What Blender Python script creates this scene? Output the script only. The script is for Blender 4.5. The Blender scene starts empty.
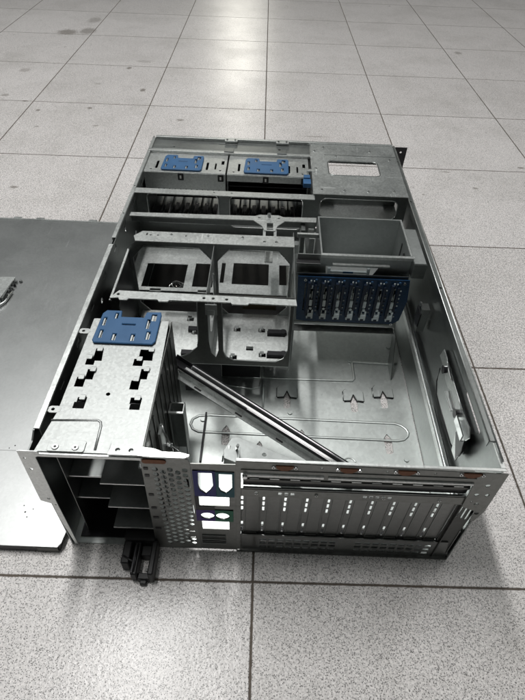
import bpy, bmesh, math, random
from mathutils import Vector, Matrix
random.seed(7)
S = 0.001                                    # shapes below are written in millimetres
sc = bpy.context.scene
col = sc.collection

# ------------------------------------------------------------------ camera
cam_d = bpy.data.cameras.new('camera'); cam = bpy.data.objects.new('camera', cam_d); col.objects.link(cam)
fw = Vector((0.00306, 0.70487, -0.70933)).normalized()
rt = Vector((0.99917, 0.02662, 0.03076)); rt = (rt - fw*rt.dot(fw)).normalized()
up = rt.cross(fw)
M = Matrix((rt, up, -fw)).transposed().to_4x4(); M.translation = Vector((0.20583, -0.25821, 0.58417))
cam.matrix_world = M
cam_d.sensor_fit = 'HORIZONTAL'; cam_d.sensor_width = 36; cam_d.lens = 35.93
cam_d.clip_start = 0.01; cam_d.clip_end = 100
sc.camera = cam

# ------------------------------------------------------------------ light of the room
w = bpy.data.worlds.new('World'); sc.world = w; w.use_nodes = True
nt = w.node_tree; bg = nt.nodes['Background']
tc = nt.nodes.new('ShaderNodeTexCoord'); sp = nt.nodes.new('ShaderNodeSeparateXYZ'); rp = nt.nodes.new('ShaderNodeValToRGB')
nt.links.new(tc.outputs['Generated'], sp.inputs[0])
ma = nt.nodes.new('ShaderNodeMath'); ma.operation = 'MULTIPLY_ADD'; ma.inputs[1].default_value = 0.22
nt.links.new(sp.outputs['Y'], ma.inputs[0]); nt.links.new(sp.outputs['Z'], ma.inputs[2]); nt.links.new(ma.outputs[0], rp.inputs[0]); nt.links.new(rp.outputs[0], bg.inputs[0])
e = rp.color_ramp.elements
e[0].position = 0.0; e[0].color = (0.035, 0.037, 0.035, 1)
e[1].position = 0.99; e[1].color = (0.66, 0.69, 0.67, 1)
k = e.new(0.45); k.color = (0.085, 0.09, 0.086, 1)
k = e.new(0.68); k.color = (0.20, 0.21, 0.205, 1)
k = e.new(0.80); k.color = (0.36, 0.38, 0.37, 1)
k = e.new(0.90); k.color = (0.70, 0.73, 0.71, 1)
bg.inputs[1].default_value = 0.54

def area(name, loc, target, sx, sy, power, colr=(1, .995, .975), spread=math.pi):
    d = bpy.data.lights.new(name, 'AREA'); d.shape = 'RECTANGLE'; d.size = sx; d.size_y = sy; d.energy = power; d.color = colr; d.spread = spread
    o = bpy.data.objects.new(name, d); col.objects.link(o); o.location = loc
    o.rotation_euler = (Vector(target)-Vector(loc)).to_track_quat('-Z', 'Y').to_euler()
    return o
area('ceiling_tube_light', (-0.30, 0.75, 2.55), (-0.30, 0.75, 0), 0.13, 1.5, 50)
area('ceiling_tube_light_left', (-1.6, 1.15, 2.55), (-1.6, 1.15, 0), 0.8, 1.8, 6.5)
area('added_fill_light_right', (2.3, 2.0, 2.55), (2.3, 2.0, 0), 0.2, 1.5, 15, (1, .96, .94))  # added lamp: glints and some fill for the right-hand side
area('ceiling_tube_light_far', (-0.35, 9.2, 2.35), (-0.35, 8.4, 0), 0.6, 1.8, 36, (1, .97, .86))

sc.view_settings.view_transform = 'Standard'; sc.view_settings.look = 'None'
sc.view_settings.exposure = 0.0; sc.view_settings.gamma = 1
sc.render.resolution_x = 768; sc.render.resolution_y = 1024
sc.render.engine = 'CYCLES'

# ------------------------------------------------------------------ materials
def newmat(name):
    m = bpy.data.materials.new(name); m.use_nodes = True
    return m, m.node_tree, m.node_tree.nodes['Principled BSDF']
def N(nt, typ, **kw):
    n = nt.nodes.new(typ)
    for k_, v in kw.items(): setattr(n, k_, v)
    return n
def mathn(nt, op, a, b=None, c=None):
    n = N(nt, 'ShaderNodeMath', operation=op)
    for i, v in enumerate((a, b, c)):
        if v is None: continue
        if isinstance(v, (int, float)): n.inputs[i].default_value = v
        else: nt.links.new(v, n.inputs[i])
    return n.outputs[0]
def mixc(nt, fac, a, b):
    n = N(nt, 'ShaderNodeMix', data_type='RGBA')
    if isinstance(fac, (int, float)): n.inputs[0].default_value = fac
    else: nt.links.new(fac, n.inputs[0])
    for i, v in ((6, a), (7, b)):
        if isinstance(v, tuple): n.inputs[i].default_value = (*v, 1) if len(v) == 3 else v
        else: nt.links.new(v, n.inputs[i])
    return n.outputs[2]
def ramp(nt, fac, stops):
    n = N(nt, 'ShaderNodeValToRGB'); nt.links.new(fac, n.inputs[0]); el = n.color_ramp.elements
    el[0].position, el[0].color = stops[0][0], (*stops[0][1],)*1 if len(stops[0][1]) == 4 else (*stops[0][1], 1)
    el[1].position, el[1].color = stops[-1][0], (*stops[-1][1], 1)
    for p, c in stops[1:-1]:
        x = el.new(p); x.color = (*c, 1)
    return n.outputs[0]
def g(v): return (v, v, v)

def steel(name, c, r0, r1, spangle=0.12, scale=220, metal=1.0, brush=None, smudge=0.25, scr=.16):
    m, nt, b = newmat(name)
    tc = N(nt, 'ShaderNodeTexCoord')
    vo = N(nt, 'ShaderNodeTexVoronoi'); vo.inputs['Scale'].default_value = scale; nt.links.new(tc.outputs['Object'], vo.inputs['Vector'])
    bw = N(nt, 'ShaderNodeRGBToBW'); nt.links.new(vo.outputs['Color'], bw.inputs[0])
    no = N(nt, 'ShaderNodeTexNoise'); no.inputs['Scale'].default_value = 14; no.inputs['Detail'].default_value = 7; no.inputs['Roughness'].default_value = .62
    if brush:
        mp = N(nt, 'ShaderNodeMapping'); mp.inputs['Scale'].default_value = brush; nt.links.new(tc.outputs['Object'], mp.inputs[0]); nt.links.new(mp.outputs[0], no.inputs['Vector'])
    else: nt.links.new(tc.outputs['Object'], no.inputs['Vector'])
    f1 = mathn(nt, 'MULTIPLY_ADD', bw.outputs[0], spangle*2, 1-spangle)
    f2 = mathn(nt, 'MULTIPLY_ADD', no.outputs[0], smudge*2, 1-smudge)
    f = mathn(nt, 'MULTIPLY', f1, f2)
    vm = N(nt, 'ShaderNodeVectorMath', operation='SCALE'); vm.inputs[0].default_value = c; nt.links.new(f, vm.inputs['Scale'])
    nt.links.new(vm.outputs[0], b.inputs['Base Color'])
    rr = mathn(nt, 'MULTIPLY_ADD', no.outputs[0], (r1-r0)*1.6, r0-(r1-r0)*.3)
    for sc_, rz in (((9, 260, 60), .35), ((300, 14, 70), -.5)):
        mp2 = N(nt, 'ShaderNodeMapping'); mp2.inputs['Scale'].default_value = sc_; mp2.inputs['Rotation'].default_value = (0, 0, rz); nt.links.new(tc.outputs['Object'], mp2.inputs[0])
        ns = N(nt, 'ShaderNodeTexNoise'); ns.inputs['Scale'].default_value = 1.4; ns.inputs['Detail'].default_value = 3; nt.links.new(mp2.outputs[0], ns.inputs['Vector'])
        mrs = N(nt, 'ShaderNodeMapRange'); mrs.inputs['From Min'].default_value = .66; mrs.inputs['From Max'].default_value = .76; mrs.inputs['To Max'].default_value = scr; nt.links.new(ns.outputs[0], mrs.inputs['Value'])
        rr = mathn(nt, 'ADD', rr, mrs.outputs[0])
    nt.links.new(mathn(nt, 'MULTIPLY_ADD', bw.outputs[0], spangle*.4, rr), b.inputs['Roughness'])
    b.inputs['Metallic'].default_value = metal
    bu = N(nt, 'ShaderNodeBump'); bu.inputs['Strength'].default_value = .06; bu.inputs['Distance'].default_value = .001
    nt.links.new(no.outputs[0], bu.inputs['Height']); nt.links.new(bu.outputs[0], b.inputs['Normal'])
    return m
def plain(name, c, rough=.5, metal=0.0, var=.2, scale=60, spec=.5):
    m, nt, b = newmat(name)
    tc = N(nt, 'ShaderNodeTexCoord'); no = N(nt, 'ShaderNodeTexNoise'); no.inputs['Scale'].default_value = scale; no.inputs['Detail'].default_value = 6
    nt.links.new(tc.outputs['Object'], no.inputs['Vector'])
    f = mathn(nt, 'MULTIPLY_ADD', no.outputs[0], var*2, 1-var)
    vm = N(nt, 'ShaderNodeVectorMath', operation='SCALE'); vm.inputs[0].default_value = c; nt.links.new(f, vm.inputs['Scale'])
    nt.links.new(vm.outputs[0], b.inputs['Base Color'])
    nt.links.new(mathn(nt, 'MULTIPLY_ADD', no.outputs[0], .25, rough-.12), b.inputs['Roughness'])
    b.inputs['Metallic'].default_value = metal; b.inputs['Specular IOR Level'].default_value = spec
    return m
ZINC = steel('zinc_steel', (.68, .70, .69), .30, .42, .12, 420, smudge=.12)
GALV = steel('galvanised_steel', (.44, .455, .45), .42, .52, .16, 420, smudge=.12)
PAN = steel('pan_steel', (.68, .715, .70), .38, .48, .07, 260, smudge=.10)
GREY = steel('mid_steel', (.46, .48, .475), .34, .44, .06, 260)
DARK = steel('shaded_steel', (.30, .315, .31), .30, .42, .08, 260)  # same steel, darkened in colour for shaded upright faces
DULL = steel('deep_shade_steel', (.13, .133, .128), .30, .45, .08, 260)  # shade of posts, sides and inner faces put into the colour
REARP = steel('shaded_panel_steel', (.23, .235, .225), .28, .42, .10, 240)  # shading of the near panel is put into this colour
SHEET = steel('lid_steel', (.55, .56, .56), .30, .36, .04, 400, smudge=.07, scr=.05)
ALU = steel('bright_aluminium', (.9, .91, .91), .28, .34, .03, 300, smudge=.05)
CHROME = steel('polished_steel', (.75, .76, .76), .08, .16, .03, 300, smudge=.08)
BLACKM = steel('black_metal', (.035, .035, .038), .25, .38, .05, 200, metal=.6)
BLUE = plain('blue_plastic', (.030, .105, .235), .42)
BLACK = plain('black_plastic', (.012, .012, .013), .45)
PCB = plain('blue_circuit_board', (.010, .045, .11), .32, var=.4, scale=300)
CONN = plain('dark_connector_plastic', (.012, .022, .045), .4)
PALE = plain('pale_connector', (.80, .88, .90), .45)
NAVY = plain('navy_sticker', (.012, .014, .17), .5)
TEAL = plain('teal_sticker', (.005, .09, .12), .5)
PURPLE = plain('purple_sticker', (.055, .02, .19), .5)
GREEN = plain('green_sticker', (.01, .15, .08), .5)
COVER = steel('slot_cover_steel', (.27, .275, .268), .26, .36, .06, 260)
COPPER = steel('tarnished_copper', (.17, .085, .055), .4, .55, .15, 300)
CARD = plain('brown_card', (.10, .075, .04), .8)
WHITE = plain('white_mark', (.75, .75, .72), .6)

def floor_material():
    m, nt, b = newmat('terrazzo_tiles'); L = nt.links
    tc = N(nt, 'ShaderNodeTexCoord'); P = tc.outputs['Object']
    xyz = N(nt, 'ShaderNodeSeparateXYZ'); L.new(P, xyz.inputs[0])
    T = 1/3
    def edge(c):
        f = mathn(nt, 'FRACT', mathn(nt, 'DIVIDE', c, T))
        return mathn(nt, 'MULTIPLY', mathn(nt, 'MINIMUM', f, mathn(nt, 'SUBTRACT', 1.0, f)), T)   # metres to the nearest joint
    wn = N(nt, 'ShaderNodeTexNoise'); wn.inputs['Scale'].default_value = 160; wn.inputs['Detail'].default_value = 5; L.new(P, wn.inputs['Vector'])
    wob = mathn(nt, 'MULTIPLY_ADD', wn.outputs[0], .0016, -.0008)
    d = mathn(nt, 'ADD', mathn(nt, 'MINIMUM', edge(xyz.outputs[0]), edge(xyz.outputs[1])), wob)
    grout = N(nt, 'ShaderNodeMapRange'); grout.inputs['From Min'].default_value = .0008; grout.inputs['From Max'].default_value = .0019
    grout.inputs['To Min'].default_value = 1; grout.inputs['To Max'].default_value = 0; L.new(d, grout.inputs['Value'])
    # per tile tint
    cell = N(nt, 'ShaderNodeVectorMath', operation='SNAP'); cell.inputs[1].default_value = (T, T, 1); L.new(P, cell.inputs[0])
    wh = N(nt, 'ShaderNodeTexWhiteNoise', noise_dimensions='2D'); L.new(cell.outputs[0], wh.inputs['Vector'])
    # speckle: two sizes of dark chips, one of light chips
    def chips(scale, lo, hi):
        v = N(nt, 'ShaderNodeTexVoronoi'); v.inputs['Scale'].default_value = scale; L.new(P, v.inputs['Vector'])
        bw = N(nt, 'ShaderNodeSeparateColor'); L.new(v.outputs['Color'], bw.inputs[0])
        sel = N(nt, 'ShaderNodeMapRange'); sel.inputs['From Min'].default_value = lo; sel.inputs['From Max'].default_value = hi; L.new(bw.outputs[0], sel.inputs['Value'])
        near = N(nt, 'ShaderNodeMapRange'); near.inputs['From Min'].default_value = .44; near.inputs['From Max'].default_value = .36; L.new(v.outputs['Distance'], near.inputs['Value'])
        return mathn(nt, 'MULTIPLY', sel.outputs[0], near.outputs[0])
    n2 = N(nt, 'ShaderNodeTexNoise'); n2.inputs['Scale'].default_value = 420; n2.inputs['Detail'].default_value = 3; L.new(P, n2.inputs['Vector'])
    n3 = N(nt, 'ShaderNodeTexNoise'); n3.inputs['Scale'].default_value = 5; n3.inputs['Detail'].default_value = 8; n3.inputs['Roughness'].default_value = .7; L.new(P, n3.inputs['Vector'])
    base = mixc(nt, wh.outputs[0], (.50, .478, .472), (.62, .596, .592))
    base = mixc(nt, ramp(nt, n2.outputs[0], [(.42, g(0)), (.58, g(1))]), base, (.80, .765, .755))
    base = mixc(nt, ramp(nt, n3.outputs[0], [(.46, g(0)), (.72, g(.42))]), base, (.34, .325, .30))
    base = mixc(nt, mathn(nt, 'MULTIPLY', chips(760, .52, .56), .92), base, (.075, .073, .072))
    base = mixc(nt, mathn(nt, 'MULTIPLY', chips(560, .84, .88), .8), base, (.10, .095, .09))
    base = mixc(nt, mathn(nt, 'MULTIPLY', chips(520, .80, .86), .7), base, (.80, .78, .76))
    # worn stains on the tiles: (x, y, rx, ry, strength) in floor coordinates
    for (sx, sy, rx, ry, st) in STAINS:
        dx = mathn(nt, 'DIVIDE', mathn(nt, 'SUBTRACT', xyz.outputs[0], sx), rx); dy = mathn(nt, 'DIVIDE', mathn(nt, 'SUBTRACT', xyz.outputs[1], sy), ry)
        r = mathn(nt, 'SQRT', mathn(nt, 'ADD', mathn(nt, 'MULTIPLY', dx, dx), mathn(nt, 'MULTIPLY', dy, dy)))
        rr = mathn(nt, 'ADD', r, mathn(nt, 'MULTIPLY_ADD', wn.outputs[0], 1.4, -.7))
        mr = N(nt, 'ShaderNodeMapRange'); mr.inputs['From Min'].default_value = 1; mr.inputs['From Max'].default_value = .6; mr.inputs['To Max'].default_value = st; L.new(rr, mr.inputs['Value'])
        base = mixc(nt, mr.outputs[0], base, (.13, .11, .09))
    gn = N(nt, 'ShaderNodeTexNoise'); gn.inputs['Scale'].default_value = 9; gn.inputs['Detail'].default_value = 8; L.new(P, gn.inputs['Vector'])
    gc = mixc(nt, gn.outputs[0], (.035, .030, .026), (.13, .10, .075))
    colr = mixc(nt, grout.outputs[0], base, gc)
    L.new(colr, b.inputs['Base Color'])
    L.new(mathn(nt, 'MULTIPLY_ADD', grout.outputs[0], .4, mathn(nt, 'MULTIPLY_ADD', n3.outputs[0], .16, .22)), b.inputs['Roughness'])
    b.inputs['Specular IOR Level'].default_value = .5
    n4 = N(nt, 'ShaderNodeTexNoise'); n4.inputs['Scale'].default_value = 260; n4.inputs['Detail'].default_value = 2; L.new(P, n4.inputs['Vector'])
    hgt = mathn(nt, 'SUBTRACT', mathn(nt, 'MULTIPLY', n4.outputs[0], .5), grout.outputs[0])
    bu = N(nt, 'ShaderNodeBump'); bu.inputs['Strength'].default_value = .5; bu.inputs['Distance'].default_value = .001
    L.new(hgt, bu.inputs['Height']); L.new(bu.outputs[0], b.inputs['Normal'])
    return m

# ------------------------------------------------------------------ geometry helpers
def tag(o, label=None, cat=None, group=None, kind=None):
    if label: o['label'] = label
    if cat: o['category'] = cat
    if group: o['group'] = group
    if kind: o['kind'] = kind
    return o
def empty(name, loc=(0, 0, 0)):
    o = bpy.data.objects.new(name, None); col.objects.link(o); o.location = Vector(loc)*S; o.empty_display_size = .03
    return o
def rect(x0, y0, x1, y1): return [(x0, y0), (x1, y0), (x1, y1), (x0, y1)]
def rrect(x0, y0, x1, y1, r, n=5):
    out = []
    for cx, cy, a0 in ((x1-r, y0+r, -90), (x1-r, y1-r, 0), (x0+r, y1-r, 90), (x0+r, y0+r, 180)):
        for i in range(n+1):
            a = math.radians(a0+90*i/n); out.append((cx+r*math.cos(a), cy+r*math.sin(a)))
    return out
def cham(x0, y0, x1, y1, c, d=None):
    d = d or c
    return [(x0+c, y0), (x1-c, y0), (x1, y0+d), (x1, y1-d), (x1-c, y1), (x0+c, y1), (x0, y1-d), (x0, y0+d)]
def circ(x, y, r, n=14, ry=None): return [(x+r*math.cos(2*math.pi*i/n), y+(ry or r)*math.sin(2*math.pi*i/n)) for i in range(n)]

class MB:
    """Collects sheets, boxes, tubes, rods into ONE mesh. All numbers in mm."""
    def __init__(s): s.bm = bmesh.new(); s.mats = []
    def mi(s, m):
        if m not in s.mats: s.mats.append(m)
        return s.mats.index(m)
    def sheet(s, plane, pos, outer, holes=(), t=1.2, bev=.18, mat=None, rot=None):
        cu = bpy.data.curves.new('c', 'CURVE'); cu.dimensions = '2D'; cu.fill_mode = 'BOTH'
        b = min(bev, t*.4); cu.extrude = max((t/2-b), .01)*S; cu.bevel_depth = b*S; cu.bevel_resolution = 0
        for pl in [outer]+list(holes):
            sl = cu.splines.new('POLY'); sl.points.add(len(pl)-1); sl.use_cyclic_u = True
            for i, (x, y) in enumerate(pl): sl.points[i].co = (x*S, y*S, 0, 1)
        ob = bpy.data.objects.new('c', cu); col.objects.link(ob)
        dg = bpy.context.evaluated_depsgraph_get(); dg.update()
        me = bpy.data.meshes.new_from_object(ob.evaluated_get(dg))
        if plane == 'xy': m4 = Matrix.Translation((0, 0, pos*S))
        elif plane == 'xz': m4 = Matrix(((1, 0, 0, 0), (0, 0, -1, pos*S), (0, 1, 0, 0), (0, 0, 0, 1)))
        else: m4 = Matrix(((0, 0, 1, pos*S), (1, 0, 0, 0), (0, 1, 0, 0), (0, 0, 0, 1)))
        if rot is not None: m4 = rot @ m4
        me.transform(m4)
        k0 = len(s.bm.faces); s.bm.from_mesh(me); s.bm.faces.ensure_lookup_table()
        idx = s.mi(mat) if mat else 0
        for f in s.bm.faces[k0:]: f.material_index = idx; f.smooth = False
        bpy.data.objects.remove(ob); bpy.data.curves.remove(cu); bpy.data.meshes.remove(me)
        return s
    def box(s, x0, y0, z0, x1, y1, z1, bev=.25, mat=None, rot=None):
        r = bmesh.ops.create_cube(s.bm, size=1)
        m4 = Matrix.Translation(((x0+x1)/2*S, (y0+y1)/2*S, (z0+z1)/2*S)) @ Matrix.Diagonal((abs(x1-x0)*S, abs(y1-y0)*S, abs(z1-z0)*S, 1))
        if rot is not None: m4 = rot @ m4
        bmesh.ops.transform(s.bm, matrix=m4, verts=r['verts'])
        b = min(bev, .3*min(abs(x1-x0), abs(y1-y0), abs(z1-z0)))
        fs = set(f for v in r['verts'] for f in v.link_faces); idx = s.mi(mat) if mat else 0
        for f in fs: f.material_index = idx
        if b > .02:
            es = list(set(e_ for v in r['verts'] for e_ in v.link_edges))
            bmesh.ops.bevel(s.bm, geom=es, offset=b*S, segments=1, affect='EDGES', profile=.5, material=idx)
        return s
    def tube(s, pts, r, n=8, mat=None, flat=1.0, closed=False):
        P = [Vector(p)*S for p in pts]; rings = []; idx = s.mi(mat) if mat else 0
        for i, p in enumerate(P):
            a = P[i-1] if (i or closed) else P[i]; b = P[(i+1) % len(P)] if (i < len(P)-1 or closed) else P[i]
            t = (b-a).normalized(); ref = Vector((0, 0, 1)) if abs(t.z) < .9 else Vector((1, 0, 0))
            u = t.cross(ref).normalized(); v = u.cross(t)
            rings.append([s.bm.verts.new(p+(u*math.cos(2*math.pi*k/n)+v*math.sin(2*math.pi*k/n)*flat)*r*S) for k in range(n)])
        m = len(P) if closed else len(P)-1
        for i in range(m):
            A, B_ = rings[i], rings[(i+1) % len(P)]
            for k in range(n):
                f = s.bm.faces.new((A[k], A[(k+1) % n], B_[(k+1) % n], B_[k])); f.material_index = idx; f.smooth = True
        if not closed:
            for R_ in (rings[0], rings[-1]):
                f = s.bm.faces.new(R_); f.material_index = idx
        return s
    def disc(s, x, y, z, r, h, axis='z', n=14, mat=None, r2=None):
        a = {'z': Vector((0, 0, 1)), 'y': Vector((0, 1, 0)), 'x': Vector((1, 0, 0))}[axis]
        q = bmesh.ops.create_cone(s.bm, cap_ends=True, segments=n, radius1=r*S, radius2=(r2 if r2 is not None else r*.85)*S, depth=h*S)
        m4 = Matrix.Translation((x*S, y*S, z*S)) @ a.to_track_quat('Z', 'Y').to_matrix().to_4x4()
        if axis == 'y': m4 = Matrix.Translation((x*S, y*S, z*S)) @ Matrix.Rotation(math.radians(90), 4, 'X')
        bmesh.ops.transform(s.bm, matrix=m4, verts=q['verts']); idx = s.mi(mat) if mat else 0
        for f in set(f for v in q['verts'] for f in v.link_faces): f.material_index = idx
        return s
    def build(s, name, mat, parent=None, smooth=False):
        bmesh.ops.recalc_face_normals(s.bm, faces=s.bm.faces)
        me = bpy.data.meshes.new(name)
        if not s.mats: s.mats = [mat]
        for m in s.mats: me.materials.append(m or mat)
        s.bm.to_mesh(me); s.bm.free()
        o = bpy.data.objects.new(name, me); col.objects.link(o)
        if parent: o.parent = parent
        return o
def mb(mat=None):
    m = MB(); 
    if mat: m.mi(mat)
    return m
def screw(x, y, z, parent, axis='z', r=2.6, mat=None):
    m = mb(mat or CHROME)
    if axis == 'z':
        m.disc(x, y, z+.6, r, 1.2, 'z'); m.disc(x, y, z+1.35, r*.42, .3, 'z', n=6, mat=BLACK)
    else:
        m.disc(x, y-.6, z, r, 1.2, 'y', r2=r*.85); m.disc(x, y-1.35, z, r*.42, .3, 'y', n=6, mat=BLACK)
    return m.build('screw', mat or CHROME, parent)

# ------------------------------------------------------------------ the tiled floor
fa = 0.0120
fl = MB(); q = 14000
STAINS = []
EXTRA = ((-576, 1982, 45, 40, .6), (-506, 2006, 35, 50, .55), (-519, 2164, 30, 50, .4), (-266, 1607, 9, 14, .7), (-184, 1414, 10, 16, .7), (-305, 1258, 9, 9, .7), (-442, 1229, 8, 8, .7), (-354, 798, 11, 7, .65), (896, 1925, 16, 20, .5), (832, 995, 10, 6, .7), (635, 956, 14, 5, .4), (-588, 1546, 20, 22, .4), (-42, 1201, 12, 9, .6), (-571, 1328, 14, 10, .5))
def to_floor(x, y):                            # chassis mm -> floor coordinates in metres
    dx, dy = x*S-0.2072, y*S+0.0349
    return (dx*math.cos(-fa)-dy*math.sin(-fa), dx*math.sin(-fa)+dy*math.cos(-fa))
for (x, y, rx, ry, st) in EXTRA+((-90, 1060, 8, 14, .5), (-60, 1075, 16, 4, .5), (-500, 1290, 9, 7, .7), (-330, 1450, 12, 6, .5), (-410, 1120, 7, 6, .5),
                          (-155, 655, 10, 4, .6), (690, 880, 9, 5, .6), (560, 840, 5, 4, .5), (-260, 1140, 10, 6, .5), (330, 1130, 50, 3, .5), (-230, 1680, 30, 15, .3)):
    a, b_ = to_floor(x, y); STAINS.append((a, b_, rx*S, ry*S, st))
v = [fl.bm.verts.new((a*6, b_*14-2, 0)) for a, b_ in ((-1, 0), (1, 0), (1, 1), (-1, 1))]
fl.bm.faces.new(v)
FLOOR = fl.build('floor', floor_material()); FLOOR.location = (0.2072, -0.0349, 0); FLOOR.rotation_euler = (0, 0, fa)
tag(FLOOR, 'pale speckled square floor tiles with dark joints', kind='structure')

# ------------------------------------------------------------------ the server chassis
CH = empty('server_chassis', (214, 332, 0))
tag(CH, 'open empty grey steel server chassis lying flat on the tiles with its top cover off', 'server chassis')
CHINV = Matrix.Translation(-CH.location)
class CMB(MB):
    """The same, for parts of the chassis: build() keeps the written coordinates under the Empty."""
    def build(s, name, mat, parent=None, smooth=False):
        o = MB.build(s, name, mat, None)
        p = parent or CH; o.parent = p
        if p is CH: o.matrix_parent_inverse = CHINV
        return o
def cmb(mat=None):
    m = CMB()
    if mat: m.mi(mat)
    return m
def cscrew(x, y, z, parent=None, axis='z', r=2.6, mat=None):
    m = cmb(mat or CHROME)
    if axis == 'z': m.disc(x, y, z+.6, r, 1.2, 'z'); m.disc(x, y, z+1.35, r*.42, .3, 'z', n=6, mat=BLACK)
    elif axis == 'y': m.disc(x, y-.6, z, r, 1.2, 'y'); m.disc(x, y-1.35, z, r*.42, .3, 'y', n=6, mat=BLACK)
    return m.build('screw', mat or CHROME, parent)

# base pan with pressed grooves and tabs that show the tiles through their holes
TABS = [(246, 239, 28), (342, 237, 27), (386, 246, 27)]
ARROWS = [(382, 169), (163, 173), (266, 171), (209, 149)]
def arrow(x, y, h=33, w=11): return [(x, y), (x+3.5, y-5), (x+w/2, y-9), (x+w/2-.5, y-h+3), (x+1, y-h), (x-w/2+1, y-h+1), (x-w/2, y-9), (x-3.5, y-5)]
holes = [arrow(x, y) for x, y, _ in TABS]+[arrow(x, y) for x, y in ARROWS[:2]]+[arrow(x, y, 11, 8) for x, y in ARROWS[2:]]
base = cmb(PAN).sheet('xy', 1.2, rect(1, 1, 423, 662), holes, t=.8, mat=PAN)
for x, y, wd in TABS:
    base.sheet('xy', 4.2, [(x-14, y-14), (x-5, y-13), (x, y-1), (x+5, y-13), (x+14, y-14), (x+14, y+3), (x+10, y+8), (x-10, y+8), (x-14, y+3)], t=1.0, mat=PAN)
    base.tube([(x-14.6, y-13, 2.2), (x-14.8, y+3.4, 2.2), (x-10.4, y+8.8, 2.2), (x+10.4, y+8.8, 2.2), (x+14.8, y+3.4, 2.2), (x+14.6, y-13, 2.2)], .9, 6, DARK)  # dark tubes, here and below, paint the shaded edge of each tab
    base.tube([(x-14, y-14.4, 2.6), (x-5, y-13.6, 2.6), (x, y-1.6, 2.6), (x+5, y-13.6, 2.6), (x+14, y-14.4, 2.6)], .9, 6, BLACKM)
def groove(pts, r=1.7, closed=False, z=2.2): base.tube([(x, y, z) for x, y in pts], r*1.15, 8, PAN, flat=.5, closed=closed)
st = [(395, 187), (404, 184), (410, 178), (412, 172), (410, 166), (404, 160), (395, 158), (140, 160), (126, 160), (118, 164), (114, 172), (116, 181), (124, 187), (140, 189)]
groove(st, 1.6, True)
groove([(110, 262), (240, 262), (344, 263), (347, 267), (347, 300), (351, 302), (409, 300), (416, 303), (430, 330)][:8], 1.7)
groove([(212, 206), (211, 300)], 1.4); groove([(108, 252), (196, 240), (206, 244), (208, 262)], 1.6)
for i in range(10):                                     # half-moon dimples
    a = math.pi*i/9
groove([(327+8*math.cos(math.pi*i/8), 120+8*math.sin(math.pi*i/8)) for i in range(9)], .8)
for x, y in ((344, 303), (408, 337), (250, 198), (209, 292), (402, 128), (130, 180)): base.disc(x, y, 2.8, 3.6, 1.6, 'z', mat=PAN)
base.build('base_pan', PAN)
cmb(BLACKM).box(132.5, 112, 2.4, 134.8, 191, 6).build('divider_strip', BLACKM)

# left wall with its folded top flange
lw = cmb(DARK)
lw.sheet('yz', 1.0, [(0, 1), (662, 1), (662, 186), (338, 186), (338, 183), (322, 183), (322, 186), (22, 186), (14, 181), (0, 181)], [rrect(40, 60, 60, 76, 5), rrect(60, 120, 74, 140, 5), circ(120, 150, 4), circ(250, 150, 4), circ(400, 160, 4), circ(450, 120, 5)], t=1.6, mat=DARK)
lw.sheet('xy', 186.2, rect(.3, 24, 5.6, 322), t=1.2, mat=ZINC); lw.sheet('xy', 186.2, rect(.3, 338, 5.2, 655), [circ(2.8, 480, 1.4, 8), circ(2.8, 400, 1.4, 8)], t=1.2, mat=ZINC)
lw.sheet('yz', 5.6, rect(24, 172, 655, 185.4), [rect(80+60*i, 175, 92+60*i, 181) for i in range(9)], t=.9, mat=DARK)
lw.build('left_wall', DARK)

# right wall: outer skin, folded flange, long bright guide rail and pressed inner panel
rw = cmb(DARK)
rw.sheet('yz', 427.2, [(0, 1), (662, 1), (662, 186), (18, 186), (10, 180), (0, 180)], [rrect(118, 150, 156, 156, 2), rrect(56, 160, 110, 165, 2)], t=1.4, mat=DARK)
rw.sheet('xy', 186.2, rect(420.5, 30, 427.8, 655), [circ(424, 466, 2, 8), circ(424, 257, 2, 8), circ(424, 600, 2, 8)], t=1.2, mat=DARK)
rw.tube([(421.2, 30, 186.8), (421.2, 655, 186.8)], .8, 6, ZINC)
rw.tube([(427.2, 8, 186.8), (427.2, 655, 186.8)], .9, 6, ZINC)
rw.sheet('xy', 184.9, rect(424.5, 2, 428.2, 30), t=1.0, mat=ZINC)
rw.sheet('yz', 420.9, [(30, 179), (655, 179), (655, 185.6), (30, 185.6)], t=.9, mat=DARK)
rw.sheet('yz', 424.2, rect(2, 2, 640, 62), t=1.0, mat=DARK)
rw.build('right_wall', DARK)
gr = cmb(ZINC)
gr.box(416.5, 30, 70, 425, 372, 72.2, mat=ZINC); gr.box(416.5, 30, 72.2, 418, 372, 79, mat=ZINC); gr.box(421, 30, 72.2, 422.4, 372, 84, mat=CHROME)
gr.build('guide_rail', ZINC)

# handle bracket on the right wall
hb = cmb(ZINC)
hp = [(423, 176, 128), (423, 172, 110), (423, 160, 99), (423, 123, 97), (423, 86, 100), (422, 71, 106), (420, 60, 118), (418, 55, 134), (418, 58, 150)]
hb.tube(hp, 1.7, 8, BLACK)
hb.sheet('yz', 422.8, [(176, 140), (174, 114), (160, 100), (86, 102), (70, 110), (62, 140)], t=1.2, mat=GREY)
hb.sheet('yz', 416.5, [(176, 150), (150, 150), (144, 146), (130, 146), (120, 152), (100, 152), (92, 146), (84, 146), (80, 150), (56, 150), (52, 160), (60, 166), (78, 163), (90, 160), (100, 162), (124, 162), (132, 158), (150, 160), (158, 164), (172, 164)], t=1.3, bev=.4, mat=ZINC)
hb.box(416.5, 56, 162, 426, 172, 163.2, mat=CHROME); hb.box(411, 96, 146, 416.5, 124, 147.4, mat=CHROME); hb.box(411, 56, 148, 416.5, 82, 149.4, mat=CHROME); hb.box(411, 56, 149, 412.4, 82, 158, mat=CHROME)
hb.disc(414, 88, 153, 5, 5, 'x', mat=CHROME); hb.disc(414, 148, 156, 5, 5, 'x', mat=CHROME)
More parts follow.
